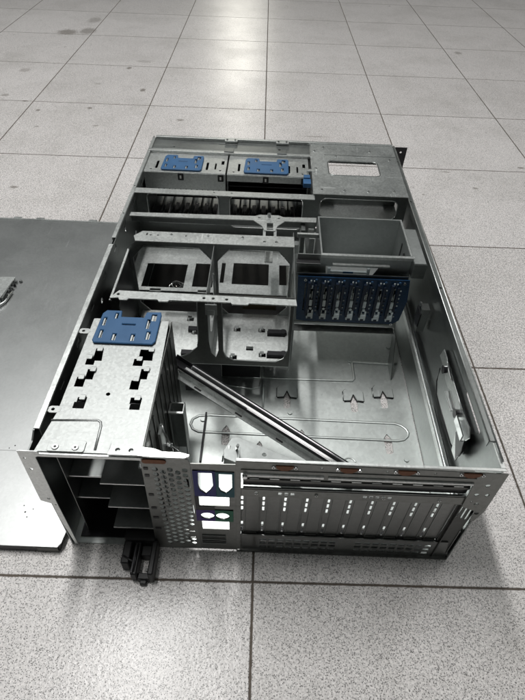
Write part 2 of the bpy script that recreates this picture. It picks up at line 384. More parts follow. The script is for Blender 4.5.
hb.sheet('yz', 419.5, [(60, 108), (74, 106), (82, 128), (78, 146), (58, 146)], t=1.6, mat=BLACKM)
hb.build('handle_bracket', ZINC)
cmb(BLUE).sheet('xz', 12, [(404, 150), (414, 150), (410, 162), (406, 162)], t=1, mat=BLUE).box(405, 12.6, 150, 413, 16, 152).build('blue_clip', BLUE)

# ---- power supply cage (near left)
psu = cmb(GALV)

PH = [[(31, 131), (39, 131), (41, 113), (34, 113), (34, 107), (25, 107), (25, 118), (31, 118)],
      [(30, 101), (38, 101), (38, 87), (31, 87), (31, 77), (22, 77), (22, 90), (30, 90)],
      [(30, 64), (39, 64), (39, 50), (28, 50), (28, 58), (30, 58)],
      [(78, 132), (92, 132), (93, 116), (84, 116), (84, 108), (74, 108), (74, 118), (78, 118)],
      [(84, 104), (92, 104), (92, 90), (86, 90), (86, 76), (77, 76), (77, 88), (84, 88)],
      [(81, 66), (92, 66), (92, 51), (82, 51), (82, 58), (81, 58)]]
psu.sheet('xy', 184.2, [(8, 1), (103, 1), (103, 100), (101, 178), (17, 178), (16, 90), (15.5, 45)], PH+[circ(58, 69, 2.2)], t=1.4, mat=GALV)
for x, y, dx in ((36, 128, 0), (28, 116, 0), (36, 99, 0), (27, 88, 0), (35, 62, 0), (90, 130, 0), (80, 116, 0), (90, 102, 0), (82, 88, 0), (88, 64, 0)):
    psu.sheet('xy', 186.6, rrect(x-2.6, y-2.5, x+2.8, y+3.5, 1), t=1.2, mat=GALV); psu.box(x-2.5, y+2.6, 176, x+2.7, y+3.8, 187.2, mat=GALV)
psu.tube([(13, 35, 184.9), (56, 37, 184.9), (59, 35, 184.9), (60.5, 30, 184.9), (61.5, 4, 184.9)], 1.3, 8, GALV, flat=.7)
psu.sheet('xy', 185.6, rrect(19, 1, 52, 13, 2), t=.8, mat=GALV)
psu.sheet('yz', 103.6, [(1, 2), (178, 2), (178, 183.6), (1, 183.6)], [rect(124, 150, 130, 158), rect(100, 60, 112, 66)], t=1.2, mat=DULL)
psu.sheet('yz', 17, [(14, 2), (178, 2), (178, 183.4), (14, 183.4)], t=1.0, mat=DARK)
psu.sheet('xz', 176, rect(18, 2, 101, 183), t=1.0, mat=DARK)
for i in range(9): psu.box(104.2, 12+18*i, 6, 105.2, 15+18*i, 178, mat=DULL)
cage = psu.build('power_supply_cage', GALV)
cscrew(26, 5, 186, cage, r=3.2, mat=ZINC); cscrew(44, 5, 186, cage, r=3.2, mat=ZINC)
for y in (157, 48):
    o = cmb(GALV).sheet('xy', 184.4, rrect(5.5, y-4, 18, y+4, 3.8), [circ(10.5, y, 1.8)], t=1.2).build('mounting_ear', GALV, cage)
# rear strap of the cage: wavy bright lip with two holes
cmb(ZINC).sheet('xy', 186.4, [(74, -1), (100, -1), (112, -2), (142, -2), (146, 0), (146, 2), (138, 4), (122, 4), (114, 7), (104, 8), (76, 8)], [circ(82, 4, 2.4), circ(94, 4, 2.4)], t=1.4, bev=.4).build('rear_strap', GREY, cage)
def latch(parent, x0, y0, x1, y1, z):
    wx = x1-x0; wy = y1-y0; X = lambda u: x0+u*wx; Y = lambda v: y0+v*wy
    hs = [rect(X(.05), Y(.50), X(.12), Y(.78)), rect(X(.22), Y(.74), X(.29), Y(.94)), rect(X(.84), Y(.70), X(.93), Y(.92)), rect(X(.78), Y(.45), X(.85), Y(.75)),
          rect(X(.06), Y(.12), X(.13), Y(.38)), rect(X(.28), Y(.06), X(.36), Y(.28)), rect(X(.58), Y(.06), X(.66), Y(.28)), rect(X(.82), Y(.12), X(.90), Y(.38)), rrect(X(.38), Y(.54), X(.62), Y(.60), .8)]
    m = cmb(BLUE).sheet('xy', z+1.4, [(X(.03), Y(0)), (X(.95), Y(0)), (X(.99), Y(.08)), (X(.99), Y(.92)), (X(.97), Y(1)), (X(.75), Y(.98)), (X(.73), Y(.80)), (X(.33), Y(.80)), (X(.31), Y(1)), (X(.07), Y(1)), (X(.02), Y(.90)), (X(0), Y(.06))], hs, t=2.6, bev=.7)
    for h in hs[:8]:
        xa, ya = h[0]; xb, yb = h[2]
        m.box(xa+.4, ya+.5, z+.2, (xa+xb)/2, yb-.5, z+1.4, mat=GALV)
    return m.build('latch', BLUE, parent)
latch(cage, 25, 138, 92, 189, 185.4)
# C bracket and small clip on the side of the cage
cmb(DARK).box(105, 116, 30, 122, 118, 116).box(105, 101, 30, 107, 118, 116).box(120.5, 103, 30, 122, 118, 116).box(105, 101, 115, 122, 104, 117, mat=ZINC).build('side_bracket', DARK, cage)
cl = cmb(CHROME); cl.box(106, 48, 104, 109, 62, 150, mat=ZINC); cl.box(109, 52, 100, 118, 54, 128, mat=CHROME); cl.tube([(108, 60, 150), (112, 55, 138), (118, 50, 128), (125, 46, 126), (130, 40, 120)], 1.4, 8, CHROME)
cl.disc(116, 46, 132, 4, 3, 'y', mat=CHROME); cl.build('release_clip', CHROME, cage)

# power supply bay opening seen from behind: shelves and door frame
bay = cmb(REARP)
bay.sheet('xz', -.8, [(-8, 100), (-6, 187), (12, 187), (13, 181), (8, 178), (7, 96), (8, 3), (5.4, 3), (2, 60), (2, 94)], [circ(-2, 176, 1.4, 10), circ(-1, 158, 2, 10), circ(1, 104, 1.6, 10), circ(5, 92, 1.2, 8)], t=1.2, mat=ZINC)
bay.box(8, -1.5, 179.4, 103, .8, 183.6, mat=ZINC)
bay.build('bay_frame', ZINC)
for x0, x1, y0, z in ((17.8, 55, 20, 114), (17.8, 55, 20, 72)):
    cmb(GREY).sheet('xy', z, rect(x0, y0, x1, 59), t=1).box(x0, y0-1, z-1.2, x1, y0+.2, z+.8, mat=ZINC).build('bay_shelf', DULL)
for x0, x1, y0, z in ((56, 102.6, 3, 131), (56, 102.6, 3, 85.5), (54, 102.6, 3, 40.5)):
    cmb(GREY).sheet('xy', z, rect(x0, y0, x1, 59), t=1).box(x0, y0-1, z-1.2, x1, y0+.2, z+.8, mat=ZINC).build('bay_shelf', DULL)
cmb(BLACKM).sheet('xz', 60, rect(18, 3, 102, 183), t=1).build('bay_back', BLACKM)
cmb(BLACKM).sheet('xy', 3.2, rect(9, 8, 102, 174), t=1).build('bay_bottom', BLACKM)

# ---- honeycomb vent strip
hs = []
for c in range(5):
    for r_ in range(18):
        x = 113.6+c*6.8; z = 166-r_*8.8-(4.4 if c % 2 else 0)
        if z < 12: continue
        if x > 134 and 30 < z < 56: continue
        hs.append([(x+3.15*math.cos(math.radians(60*i+30)), z+3.9*math.sin(math.radians(60*i+30))) for i in range(6)])
hs += [rect(134, 44, 143, 47), rect(134, 30, 143, 33), rrect(143.2, 135, 144.6, 155, .6), rrect(144, 84, 145.4, 102, .6)]
vp = cmb(REARP).sheet('xz', -.7, [(102, 183.5), (144, 184), (146.2, 177), (148, 4), (97.5, 3)], hs, t=1.2, bev=.2)
vp.box(102, -.2, 184, 146, 3, 185.2, mat=ZINC)
v_ = vp.build('vent_panel', REARP)
cmb(COPPER).sheet('xz', -1.9, rrect(103.6, 176.5, 125, 182.6, 2.8), t=.8).build('copper_grommet', COPPER, v_)
for z in (165, 153, 118, 92, 72, 48): cmb(BLACK).sheet('xz', -1.6, rrect(103.4+(165-z)*-.02, z, 107.4, z+4, .8), t=.4).build('pressed_mark', BLACK, v_)

# ---- input and output plate with coloured sticker
ioH = [[(152.5, 164), (165.5, 164), (166, 140), (163, 132), (158.5, 125), (153, 132), (151.6, 140)],
       [(171.5, 163), (184, 163), (184, 137), (181, 131), (178, 127), (173, 131), (171.2, 137)],
       rect(150.6, 101.5, 181, 119.6), circ(158.2, 81.5, 7.2, 20, 7.4), circ(173.6, 81.5, 7.2, 20, 7.4), rect(151.4, 51, 180.2, 69)]
io = cmb(REARP).sheet('xz', -.3, [(145.6, 176.5), (188, 177.6), (188, 4), (146.6, 4)], ioH, t=1.2, bev=.15)
for z in (33, 24): io.box(150, -2, z-1.2, 176, -1.2, z+1.2, mat=DULL); 
for z in (28.5, 19.5, 37): io.box(150, -2.2, z-.8, 176, -1.2, z+.8, mat=DARK)
io_o = io.build('connector_plate', REARP)
def sticker(x0, z0, x1, z1, mat, name='sticker'):
    hh = [h for h in ioH if min(p[0] for p in h) >= x0-.01 and max(p[0] for p in h) <= x1+.01 and min(p[1] for p in h) > z0 and max(p[1] for p in h) < z1]
    cmb(mat).sheet('xz', -1.75, rect(x0, z0, x1, z1), hh, t=.3, bev=.05).build(name, mat, io_o)
sticker(147.6, 121.5, 168.4, 166.5, NAVY); sticker(168.6, 121.5, 186, 165.5, TEAL)
cmb(BLACK).sheet('xz', -1.75, [(147.4, 121), (150.4, 121), (150.4, 101), (166, 100.6), (166, 94.4), (147.4, 94.4)], t=.3, bev=.05).build('sticker', BLACK, io_o)
sticker(146.8, 71, 166, 94, PURPLE); sticker(166.2, 71, 184.5, 94, GREEN)

# ---- expansion slot panel and its frame
pf = cmb(REARP)
pf.sheet('xz', -.6, [(187.4, 184), (428.6, 180.6), (432, 180), (432.5, 112), (428, 92), (424, 92), (423, 112), (408, 120), (406, 170), (268, 172), (192, 172), (192, 6), (187.4, 6)], [circ(420, 160, 2.5, 10), circ(425, 143, 2.5, 10), circ(415, 143, 2.5, 10), circ(420, 126, 2.5, 10), circ(426, 108, 2.5, 10), circ(265, 178, 1.5, 10), circ(414, 130, 1.4, 8), circ(324, 177, 1.5, 10), circ(367, 177, 1.5, 10)], t=1.2)
pf.sheet('xy', 184.8, rect(188, -1, 428, 1.6), t=1.0, mat=ZINC)
pf.box(194, -3.5, 163, 268, -1, 166.4, mat=ZINC); pf.box(272, -3.5, 162.6, 405, -1, 165.6, mat=ZINC); pf.disc(196, -4, 164, 2.6, 3, 'y', mat=CHROME)
pf.box(192, -2, 166.4, 406, 7, 172.2, mat=REARP)
pf.box(194, 2, 146, 408, 8, 150, mat=DULL); 
for i in range(11):
    pf.box(200+19*i, -1, 155.2, 209+19*i, 5, 157, mat=ZINC if i % 3 else DARK)
pf.box(194, 3, 150, 408, 4.4, 163, mat=BLACKM)
pf.sheet('xz', 1, rect(192, 121, 410, 134), [circ(207, 128, 2, 10), circ(265, 127, 2, 10), circ(384, 128, 2, 10)]+[rect(228+6*i, 125, 232+6*i, 130) for i in range(3)]+[rect(310+6*i, 125, 314+6*i, 130) for i in range(5)], t=1.2, mat=REARP)
pf.box(194, 1, 134, 408, 3, 136, mat=DARK); pf.box(194, 4, 136, 408, 5.5, 146, mat=BLACKM)
FR = pf.build('expansion_frame', REARP)
for x in (231.5, 289, 341, 400):
    cmb(COPPER).sheet('xz', -1.6, [(x-8, 180), (x+8, 180), (x+7, 176), (x+3, 173), (x-3, 173), (x-7, 176)], t=1.0, bev=.3).build('copper_grommet', COPPER, FR)
    for d in (-10, 10): cscrew(x+d, -1.2, 177.4, FR, 'y', 1.9)
for x in (207, 265, 330, 384): cscrew(x, .2, 128, FR, 'y', 1.7, ZINC)
# slot covers: nine narrow plates between columns of ventilation dashes
for k_ in range(10):
    x0 = 193+21.7*k_
    hh = []
    for z0, z1 in ((105, 115), (94.5, 103.2), (84, 92.8), (51, 60.5), (39.5, 49)):
        hh.append(rrect(x0-1.3, z0, x0+1.5, z1, .6, 2))
    cmb(COVER).sheet('xz', 5.6, [(x0-3.0, 37), (x0+18.2, 37), (x0+18.2, 119.6), (x0-3.0, 119.6)], hh, t=1.1, bev=.3).box(x0+2.5, 3.6, 117.4, x0+17, 5, 121, mat=DARK).box(x0+3, 3.4, 34, x0+16, 5, 37.6, mat=DULL).box(x0+3.4, 4.2, 39, x0+4.2, 5.1, 116, mat=DARK).box(x0+16.6, 4.2, 39, x0+17.4, 5.1, 116, mat=DARK).build('slot_cover', COVER, FR)
gp = cmb(DULL)
gp.sheet('xz', 2, [(192, 3), (424, 3), (419, 36), (192, 36)], [rect(213+9.6*i, 6+8.4*j, 220.4+9.6*i, 11.4+8.4*j) for i in range(20) for j in range(3) if i not in (9, 10)], t=1.2, mat=COVER)
gp.box(187.6, -2, 0.6, 426, 2, 3.2, mat=DULL)
gp.box(408, 0, 3, 409.5, 9, 119, mat=BLACK); gp.sheet('xz', 3.4, [(406, 3), (423.6, 3), (424.4, 60), (427, 119), (406, 119)], [rrect(411, 90, 413, 114, .8), rrect(416, 88, 418, 112, .8), rrect(421, 86, 423, 110, .8)], t=1, mat=DULL)
gp.build('vent_grille', DULL, FR)
cmb(BLACKM).sheet('xz', 14, rect(192, 3, 407, 35), t=1).sheet('xy', 36, rect(192, 7, 407, 14), t=.8).build('grille_shade_sheet', BLACKM, FR)  # black sheets added to make the grille holes look dark
cmb(DARK).sheet('yz', 190, rect(2, 3, 14, 184), t=1).build('side_flange', DARK, FR)

# ---- fan cage: two bays, near and far frames, floor plate, sides
fc = empty('fan_cage'); fc.parent = CH; fc.matrix_parent_inverse = CHINV
def fmb(mat=None): return cmb(mat)
# far frame
fmb(DARK).sheet('xz', 336, [(33, 184), (245, 184), (245, 50), (20, 50), (20, 170), (24, 178)], [cham(25, 58, 134, 177, 17, 20), cham(141, 58, 241, 177, 17, 20)], t=1.2).tube([(x, 335.2, z) for x, z in cham(25, 58, 134, 177, 17, 20)], .7, 6, ZINC, closed=True).tube([(x, 335.2, z) for x, z in cham(141, 58, 241, 177, 17, 20)], .7, 6, ZINC, closed=True).build('far_frame', DULL, fc)
fmb(ZINC).sheet('xy', 185, [(32, 334), (245, 334), (245, 336), (245, 358), (38, 358), (28, 346)], [circ(60, 349, 1.6, 10), circ(98, 350, 1.6, 10), circ(205, 344, 2.2, 10), circ(221, 344, 2.2, 10), rect(44, 348, 46, 354), circ(50, 349, 1.6, 10)], t=1.4).build('top_flange', ZINC, fc)
for x in (78, 128, 175): cscrew(x, 352, 185.6, fc, r=2.2, mat=ZINC)
# near frame: posts that flare at the foot
near = fmb(DULL)
near.sheet('xz', 229, [(20, 170), (33, 184), (245, 184), (245, 64), (20, 64)],
           [[(34, 176), (126, 176), (124, 110), (122, 96), (110, 82), (96, 75), (50, 75), (38, 84), (32, 100), (30, 160)],
            [(156, 176), (240, 176), (241, 96), (236, 80), (226, 73), (170, 73), (160, 78), (156, 90)],
            [(138, 176), (150, 176), (150, 90), (146, 76), (140, 84), (137, 110)]], t=1.4)
for hl in ([(50, 75), (96, 75), (110, 82), (122, 96), (124, 110), (126, 176)], [(156, 176), (156, 90), (160, 78), (170, 73), (226, 73), (236, 80), (241, 96)]):
    near.tube([(x, 228.2, z) for x, z in hl], .7, 6, GREY)
near.build('near_frame', DULL, fc)
fmb(ZINC).sheet('xy', 185.2, [(34, 228), (245, 224), (246, 213), (190, 214), (188, 211), (170, 211), (168, 214), (96, 214), (94, 211), (84, 211), (82, 214), (48, 214), (46, 211), (38, 211), (36, 215), (26, 214)], [circ(34.5, 221, 2), circ(136, 220, 2), circ(147, 220, 2), circ(163, 219, 2)], t=1.6).box(138, 210, 168, 152, 212, 184, mat=DARK).box(140, 208.6, 170, 149, 210, 178, mat=CHROME).build('top_bar', ZINC, fc)
fmb(ZINC).sheet('xy', 62, rect(26, 230, 244, 335), [rect(x-5, y-4, x+5, y+4) for x, y in ((100, 318), (110, 290), (190, 262), (170, 300), (168, 244), (206, 300), (208, 250))]+[rect(214, 288, 240, 300), rect(214, 244, 240, 256)], t=1.4).build('floor_plate', ZINC, fc)
for x, y in ((100, 318), (110, 290), (170, 300), (168, 244), (206, 300), (208, 250)): fmb(ZINC).box(x-3.5, y-3.5, 58, x-1, y+3.5, 67, mat=ZINC).box(x-3.5, y-2, 66, x+2, y+3, 67.4, mat=CHROME).build('retaining_tab', ZINC, fc)
for x, y in ((215, 294), (215, 250), (100, 294), (96, 246)): fmb(BLACKM).box(x, y-4, 62.8, x+22, y+4, 68, mat=BLACKM).disc(x+22, y, 66, 5.5, 5, 'z', mat=BLACKM).build('rubber_mount', BLACKM, fc)

fmb(DARK).sheet('yz', 244.4, [(226, 60), (371, 60), (371, 184), (226, 184)], [cham(244, 86, 322, 168, 18)], t=1.2).build('side_plate', DARK, fc)
fmb(DARK).sheet('yz', 137.5, [(229, 64), (336, 64), (336, 183), (229, 183)], [cham(248, 92, 318, 160, 14)], t=1.2).build('middle_plate', DARK, fc)
fmb(BLACKM).sheet('yz', 20, [(229, 64), (336, 64), (336, 170), (229, 170)], [circ(300, 120, 3)], t=1.2).box(19, 228, 168.6, 22, 337, 170.6, mat=ZINC).build('side_plate', BLACKM, fc)
# plate with square openings behind the cage
fmb(ZINC).sheet('xy', 98, rect(6, 338, 246, 446), [rect(26, 346, 88, 404), rect(100, 350, 130, 408), rect(158, 360, 213, 413), rect(140, 362, 146, 412), rect(229, 362, 245, 412), rect(40, 337, 56, 343), rect(110, 337, 124, 343)], t=1.4).build('connector_shelf', ZINC, fc)
fmb(BLACK).sheet('xy', 5, rect(4, 338, 246, 640), t=1).build('opening_shade_sheet', BLACK, fc)  # added black sheet that paints the dark seen through the square openings
fmb(CARD).sheet('xz', 350, rect(176, 60, 226, 92), t=1).build('card_strip', CARD, fc)
# dark feet below the cage
fmb(BLACKM).sheet('xz', 232, [(100, 3), (152, 3), (152, 62), (100, 62)], t=1.2).build('support_foot', BLACKM, fc)
fmb(BLACKM).sheet('xz', 262, [(150, 3), (206, 3), (206, 62), (150, 62)], t=1.2).build('support_foot', BLACKM, fc)
fmb(BLACKM).sheet('xz', 300, rect(206, 3, 246, 62), t=1.2).build('support_foot', BLACKM, fc)

# ---- cross bars and vertical plates of the middle
c2 = cmb(ZINC)
c2.sheet('xy', 185, [(12, 396), (277, 398), (278, 410), (230, 408), (224, 412), (196, 412), (190, 408), (12, 405)], [circ(196, 404, 2), circ(224, 404, 2)], t=1.6)
c2.sheet('xz', 404, rect(12, 172, 277, 184), t=1.2, mat=DARK)
c2.sheet('xy', 184.9, [(188, 397), (200, 384), (204, 372), (219, 372), (222, 384), (232, 397)], [rect(207, 374, 216, 392)], t=1.3)
c2.disc(210, 408, 188, 3, 5, 'z', mat=CHROME)
c2.build('cross_bar', ZINC)
c2b = cmb(ZINC).box(202, 342, 176, 206, 384, 184).box(217, 342, 176, 221, 384, 184).box(206, 345, 150, 217, 400, 152, mat=ZINC)
c2b.build('bridge_bracket', ZINC)
c1 = cmb(ZINC)
c1.sheet('xy', 185, rect(2, 462, 278, 476), [circ(125, 471, 1.5, 8), circ(152, 471, 1.5, 8)], t=1.6, mat=ZINC)
c1.sheet('xz', 476, rect(2, 110, 278, 184), [rrect(20, 128, 131, 180, 9), rrect(148, 124, 262, 180, 9)], t=1.2, mat=DARK)
c1.tube([(x, 474.6, z) for x, z in rrect(20, 128, 131, 180, 9)], 1, 6, ZINC, closed=True)
c1.tube([(x, 474.6, z) for x, z in rrect(148, 124, 262, 180, 9)], 1, 6, ZINC, closed=True)
c1.build('drive_bulkhead', ZINC)
cmb(ZINC).sheet('xz', 450, rect(4, 96, 268, 112), t=1.2).sheet('xy', 112, rect(4, 450, 268, 460), t=1.2).build('lower_rail', ZINC)
sh = cmb(ZINC).sheet('xy', 98, rect(4, 478, 270, 640), [rrect(27+17*i, 552, 34+17*i, 590, 2) for i in range(14)], t=1.2)
sh.sheet('xy', 124, rect(6, 479, 268, 506), t=1.2, mat=ZINC)
sh.sheet('xy', 91, rect(4, 545, 270, 600), t=1, mat=BLACKM)  # black sheet added underneath so the slots look dark
for i in range(15): sh.box(21+17*i, 540, 98.6, 23+17*i, 640, 104, mat=ZINC)
sh.build('drive_floor', ZINC)


# ---- two drive cages with blue latches at the far end
for i, (x0, x1) in enumerate(((6, 137), (140, 272))):
    dc = cmb(ZINC)
    hl = [rrect(x0+16, 545, x0+20, 572, 2), rrect(x0+98, 545, x0+102, 572, 2), rrect(x0+112, 548, x0+115, 570, 1.5), circ(x0+10, 542, 1.8), circ(x0+122, 545, 2), rect(x0+122, 566, x0+127, 580)]
    dc.sheet('xy', 183.6, [(x0, 535), (x1, 535), (x1, 600), (x0, 600)], hl, t=1.4)
    if i == 0:
        dc.sheet('xz', 534.6, rect(x0, 150, x1, 183), [circ(x0+12+9*k_, 154, 1.6, 8) for k_ in range(13)], t=1.2); 
    else:
        dc.sheet('xz', 534.6, rect(x0, 172, x1, 183), t=1.2)
        for k_ in range(4): dc.box(x0, 540, 140+10*k_, x1, 600, 141.5+10*k_, mat=BLACKM)
    dc.sheet('yz', x0+.6, rect(536, 104, 640, 182.6), t=1.1, mat=DARK); dc.sheet('yz', x1-.6, rect(536, 104, 640, 182.6), t=1.1, mat=DARK)
    dc.sheet('xz', 600, rect(x0+2, 104, x1-2, 181), t=1.0, mat=BLACKM)
    d = dc.build('drive_cage', ZINC)
    a, b_ = ((32, 97) if i == 0 else (166, 238))
    latch(d, a+1, 538, b_+1, 588, 184.6)
    for xx in ((a+b_)/2, x1-8):
        cmb(BLACK).sheet('xz', 533.4, rrect(xx-4, 171, xx+5, 182, 1), t=.8).sheet('xz', 532.8, rect(xx-1, 174, xx+1.6, 179), t=.3, mat=WHITE).build('lock_mark', BLACK, d)
cmb(BLUE).box(262, 508, 180, 274, 524, 187).box(263, 524, 182, 273, 534, 189).build('blue_clip', BLUE)

# ---- front strip across the far edge
fs = cmb(ZINC)
fs.sheet('xy', 184.4, rect(2, 616, 278, 652), [circ(42, 624, 2, 10), rrect(118, 640, 150, 643, 1), rrect(222, 622, 226, 632, 1)], t=1.2, mat=DARK)
fs.box(2, 602, 183.6, 278, 609, 188, mat=ZINC); fs.box(6, 654, 184, 424, 660, 189, mat=ZINC); fs.box(8, 661, 150, 424, 663, 187, mat=DARK)
for x in (138, 228): fs.box(x-8, 604, 188, x+8, 616, 190, mat=DARK).box(x-10, 646, 186, x+12, 655, 189.6, mat=ZINC).disc(x-6, 650, 190, 2, 2, 'z', mat=CHROME).disc(x+8, 650, 190, 2, 2, 'z', mat=CHROME)
fs.build('front_strip', ZINC)
fb = cmb(DARK).sheet('xz', 661, rect(2, 3, 274, 150), [rect(12+22*i, 10, 28+22*i, 145) for i in range(11)], t=1.2).sheet('xz', 661, [(276, 3), (424, 3), (424, 12), (276, 12)], t=1.2)
fb.build('front_frame', DARK)

# ---- optical bay plate at the far right, with a big rounded window
op = cmb(ZINC)
op.sheet('xy', 187, [(276, 477), (422, 477), (423, 655), (278, 655)], [rrect(305, 540, 387, 590, 8)], t=1.4, mat=ZINC)
op.box(300, 611, 187.6, 422, 612, 188.1, mat=DARK)
op.tube([(x, y, 187.6) for x, y in rrect(304, 539, 388, 591, 9)], .9, 6, DARK, closed=True)
op.sheet('xz', 476.6, rect(276, 130, 422, 186), [rrect(288, 148, 408, 181, 10)], t=1.2, mat=DARK)
op.tube([(x, 475.4, z) for x, z in rrect(288, 148, 408, 181, 10)], .8, 6, ZINC, closed=True)
op.box(276, 474.6, 185.4, 422, 476, 188.4, mat=ZINC)
op.sheet('yz', 277, rect(478, 60, 655, 186), t=1.2, mat=DARK)
op.sheet('xy', 132, rect(278, 480, 422, 548), t=1.2, mat=ZINC)
op.sheet('xz', 548, rect(278, 132, 422, 150), t=1.2, mat=DARK)
op_o = op.build('optical_bay', DARK)
for x, y in ((290, 490), (325, 489), (362, 489), (402, 492), (284, 560), (284, 625), (300, 640), (380, 630), (410, 600), (320, 608)): cscrew(x, y, 187.8, op_o, r=2.4, mat=ZINC)
cmb(ZINC).box(268, 548, 186.5, 290, 555, 188.6).build('lock_tongue', ZINC, op_o)
ear = cmb(BLACKM).sheet('xz', 655, [(428.6, 186), (430, 186.5), (450, 186.5), (448, 110), (428.6, 110)], [circ(440, 178, 2.2)], t=2).box(428.6, 600, 150, 430.6, 656, 184, mat=BLACKM)
ear.build('rack_ear', BLACKM)

# ---- tray behind the backplane
tr = cmb(GREY)
tr.sheet('xz', 414, rect(281, 122, 400, 184), [], t=1.2); tr.box(281, 412.4, 183, 400, 414.8, 185.6, mat=ZINC)
tr.sheet('yz', 281, [(322, 60), (414, 60), (414, 185), (322, 185)], t=1.4); tr.box(280, 322, 184, 282.4, 414, 186, mat=ZINC)
tr.sheet('yz', 400, [(322, 60), (414, 60), (414, 185), (322, 185)], [rrect(340, 140, 356, 170, 4)], t=1.4); tr.box(398.8, 322, 184, 401.4, 414, 186, mat=ZINC)
tr.sheet('xy', 123, rect(282, 323, 399, 413), t=1.2, mat=ZINC)
tr.sheet('xz', 322, rect(250, 60, 404, 184), [[(288, 166), (360, 166), (352, 150), (344, 142), (300, 142), (290, 150)]], t=1.2, mat=GREY)
tr.box(280, 318, 181.5, 404, 323, 186, mat=ZINC); tr.box(296, 312, 174, 372, 316, 176, mat=ZINC); tr.box(248, 312, 174, 280, 322, 176, mat=ZINC)
tr.sheet('yz', 398.8, rrect(338, 140, 358, 168, 3), t=.6, mat=BLACK); tr.sheet('yz', 398.8, rrect(372, 150, 376, 172, 1.5), t=.6, mat=BLACK)
tr.box(283, 322.8, 124, 398, 326, 128, mat=ZINC)
tro = tr.build('cable_tray', DARK)
cscrew(305, 400, 123.6, tro, r=2.4, mat=ZINC); cscrew(345, 398, 123.6, tro, r=2.4, mat=ZINC)
cb = cmb(PALE)
cb.box(293, 318, 157, 346, 321, 160.5, mat=PALE); cb.box(291, 317, 156, 295, 321, 166, mat=PALE); cb.box(344, 317, 157, 348, 321, 167, mat=PALE); cb.box(312, 317.4, 158, 326, 318, 161, mat=BLUE)
cb.build('ribbon_socket', PALE, tro)
# gap filler between cages: guide pieces
cmb(DARK).box(256, 385, 120, 262, 412, 180).box(268, 380, 120, 276, 410, 170, mat=ZINC).box(250, 372, 176, 280, 376, 182, mat=ZINC).build('hinge_bracket', DARK)
sb = cmb(GREY).sheet('xy', 184.6, [(402, 390), (417, 390), (417, 308), (402, 308)], t=1.4, mat=GREY).sheet('xz', 307.6, rect(402, 162, 418, 184), t=1.2, mat=DARK).sheet('yz', 402, rect(308, 162, 390, 184), t=1.2, mat=DARK)
sb.build('side_duct', DARK)
cmb(DARK).box(412, 262, 108, 423, 276, 146).box(411, 260, 118, 413, 278, 140, mat=BLACKM).disc(411, 270, 150, 3, 2, 'x', mat=ZINC).build('wall_catch', DARK)

# ---- blue backplane board with its row of connectors
bp = cmb(PCB).sheet('xz', 309, [(252, 157), (402, 157), (406, 122), (402, 86), (394, 78), (266, 78), (255, 80)], [rrect(262+20*i, 98, 264.6+20*i, 146, 1) for i in range(7)], t=1.8, bev=.2)
bpo = bp.build('backplane_board', PCB)
for i in range(7):
    x = 272+18.8*i; m = cmb(CONN)
    m.box(x-6, 303, 92, x-2.4, 308, 150, mat=CONN); m.box(x+3, 304.5, 104, x+6.2, 308, 146, mat=CONN)
    pm = PALE if i > 1 else GREY
    m.box(x-4, 303, 87, x+5.2, 308, 97, mat=pm); m.box(x-2, 302.6, 86, x+2.6, 303.4, 90, mat=CONN); m.box(x-3.6, 303.6, 95, x-1.2, 308, 103, mat=pm); m.box(x+2.6, 303.6, 95, x+5, 308, 103, mat=pm)
    m.disc(x+.8, 306.4, 104.5, 2.6, 3, 'y', mat=pm); m.box(x-2, 304.5, 109, x+2.4, 308, 120, mat=pm); m.box(x-3, 305, 124, x-.6, 308, 130, mat=pm)
    m.box(x+.2, 306, 121, x+2, 308, 134, mat=DARK); m.box(x-3, 306.8, 149, x-1, 308, 152, mat=PALE); m.box(x+1.5, 306.8, 149.5, x+3, 308, 151.5, mat=PALE)
    for q_ in range(9): m.box(x-1+random.uniform(-1, 2), 307, 112+random.uniform(0, 30), x+1.4, 308.2, 113.4+random.uniform(0, 30), mat=random.choice((PALE, DARK, CHROME)))
    m.disc(x+5, 307.4, 152.5, 1.8, 1.4, 'y', mat=BLUE)
    for q_ in range(6 if i > 1 else 2): m.box(x-4.6+random.uniform(-1, 1), 306.4, 104+7*q_, x-3.2+random.uniform(-.5, 1.2), 308.2, 107+7*q_+random.uniform(0, 2), mat=random.choice((PALE, PALE, BLUE, CHROME)))
    for q_ in range(8): m.box(x+7.4, 307, 92+6.6*q_, x+8.8+random.uniform(0, 1), 308.2, 94+6.6*q_, mat=random.choice((PALE, DARK, CONN, BLUE)))
    m.build('drive_connector', CONN, bpo)
bk = cmb(DARK).sheet('xz', 313, rect(250, 72, 400, 160), [rect(262+20*i, 90, 272+20*i, 150) for i in range(6)], t=1.2).sheet('xy', 66, rect(250, 300, 398, 313), t=1.2).sheet('yz', 252, rect(300, 3, 330, 66), t=1.2)
bk.sheet('yz', 402, [(268, 3), (300, 3), (318, 70), (318, 3), (330, 3), (330, 80), (296, 80)][:3]+[(318, 60), (300, 60)], t=1.2, mat=DARK)
bk.build('backplane_bracket', DARK, bpo)
for x, z in ((392, 78), (262, 152), (396, 152)): cscrew(x, 308, z, bpo, 'y', 2.4)

# ------------------------------------------------------------------ slide rail lying across the inside
rail_o = empty('slide_rail', (318, 110, 12))
A = Vector((96, 192, 104)); B_ = Vector((338, 90, 10)); L_ = (B_-A).length
tx = (B_-A).normalized(); ty = Vector((0, 0, 1)).cross(tx).normalized(); tz = tx.cross(ty)
RM = Matrix((tx, ty, tz)).transposed().to_4x4(); RM.translation = A*S
def rmb(mat):
    m = MB(); m.mi(mat); return m
def rbuild(m, name, mat):
    o = m.build(name, mat); o.parent = rail_o; o.matrix_parent_inverse = Matrix.Translation(-rail_o.location); return o
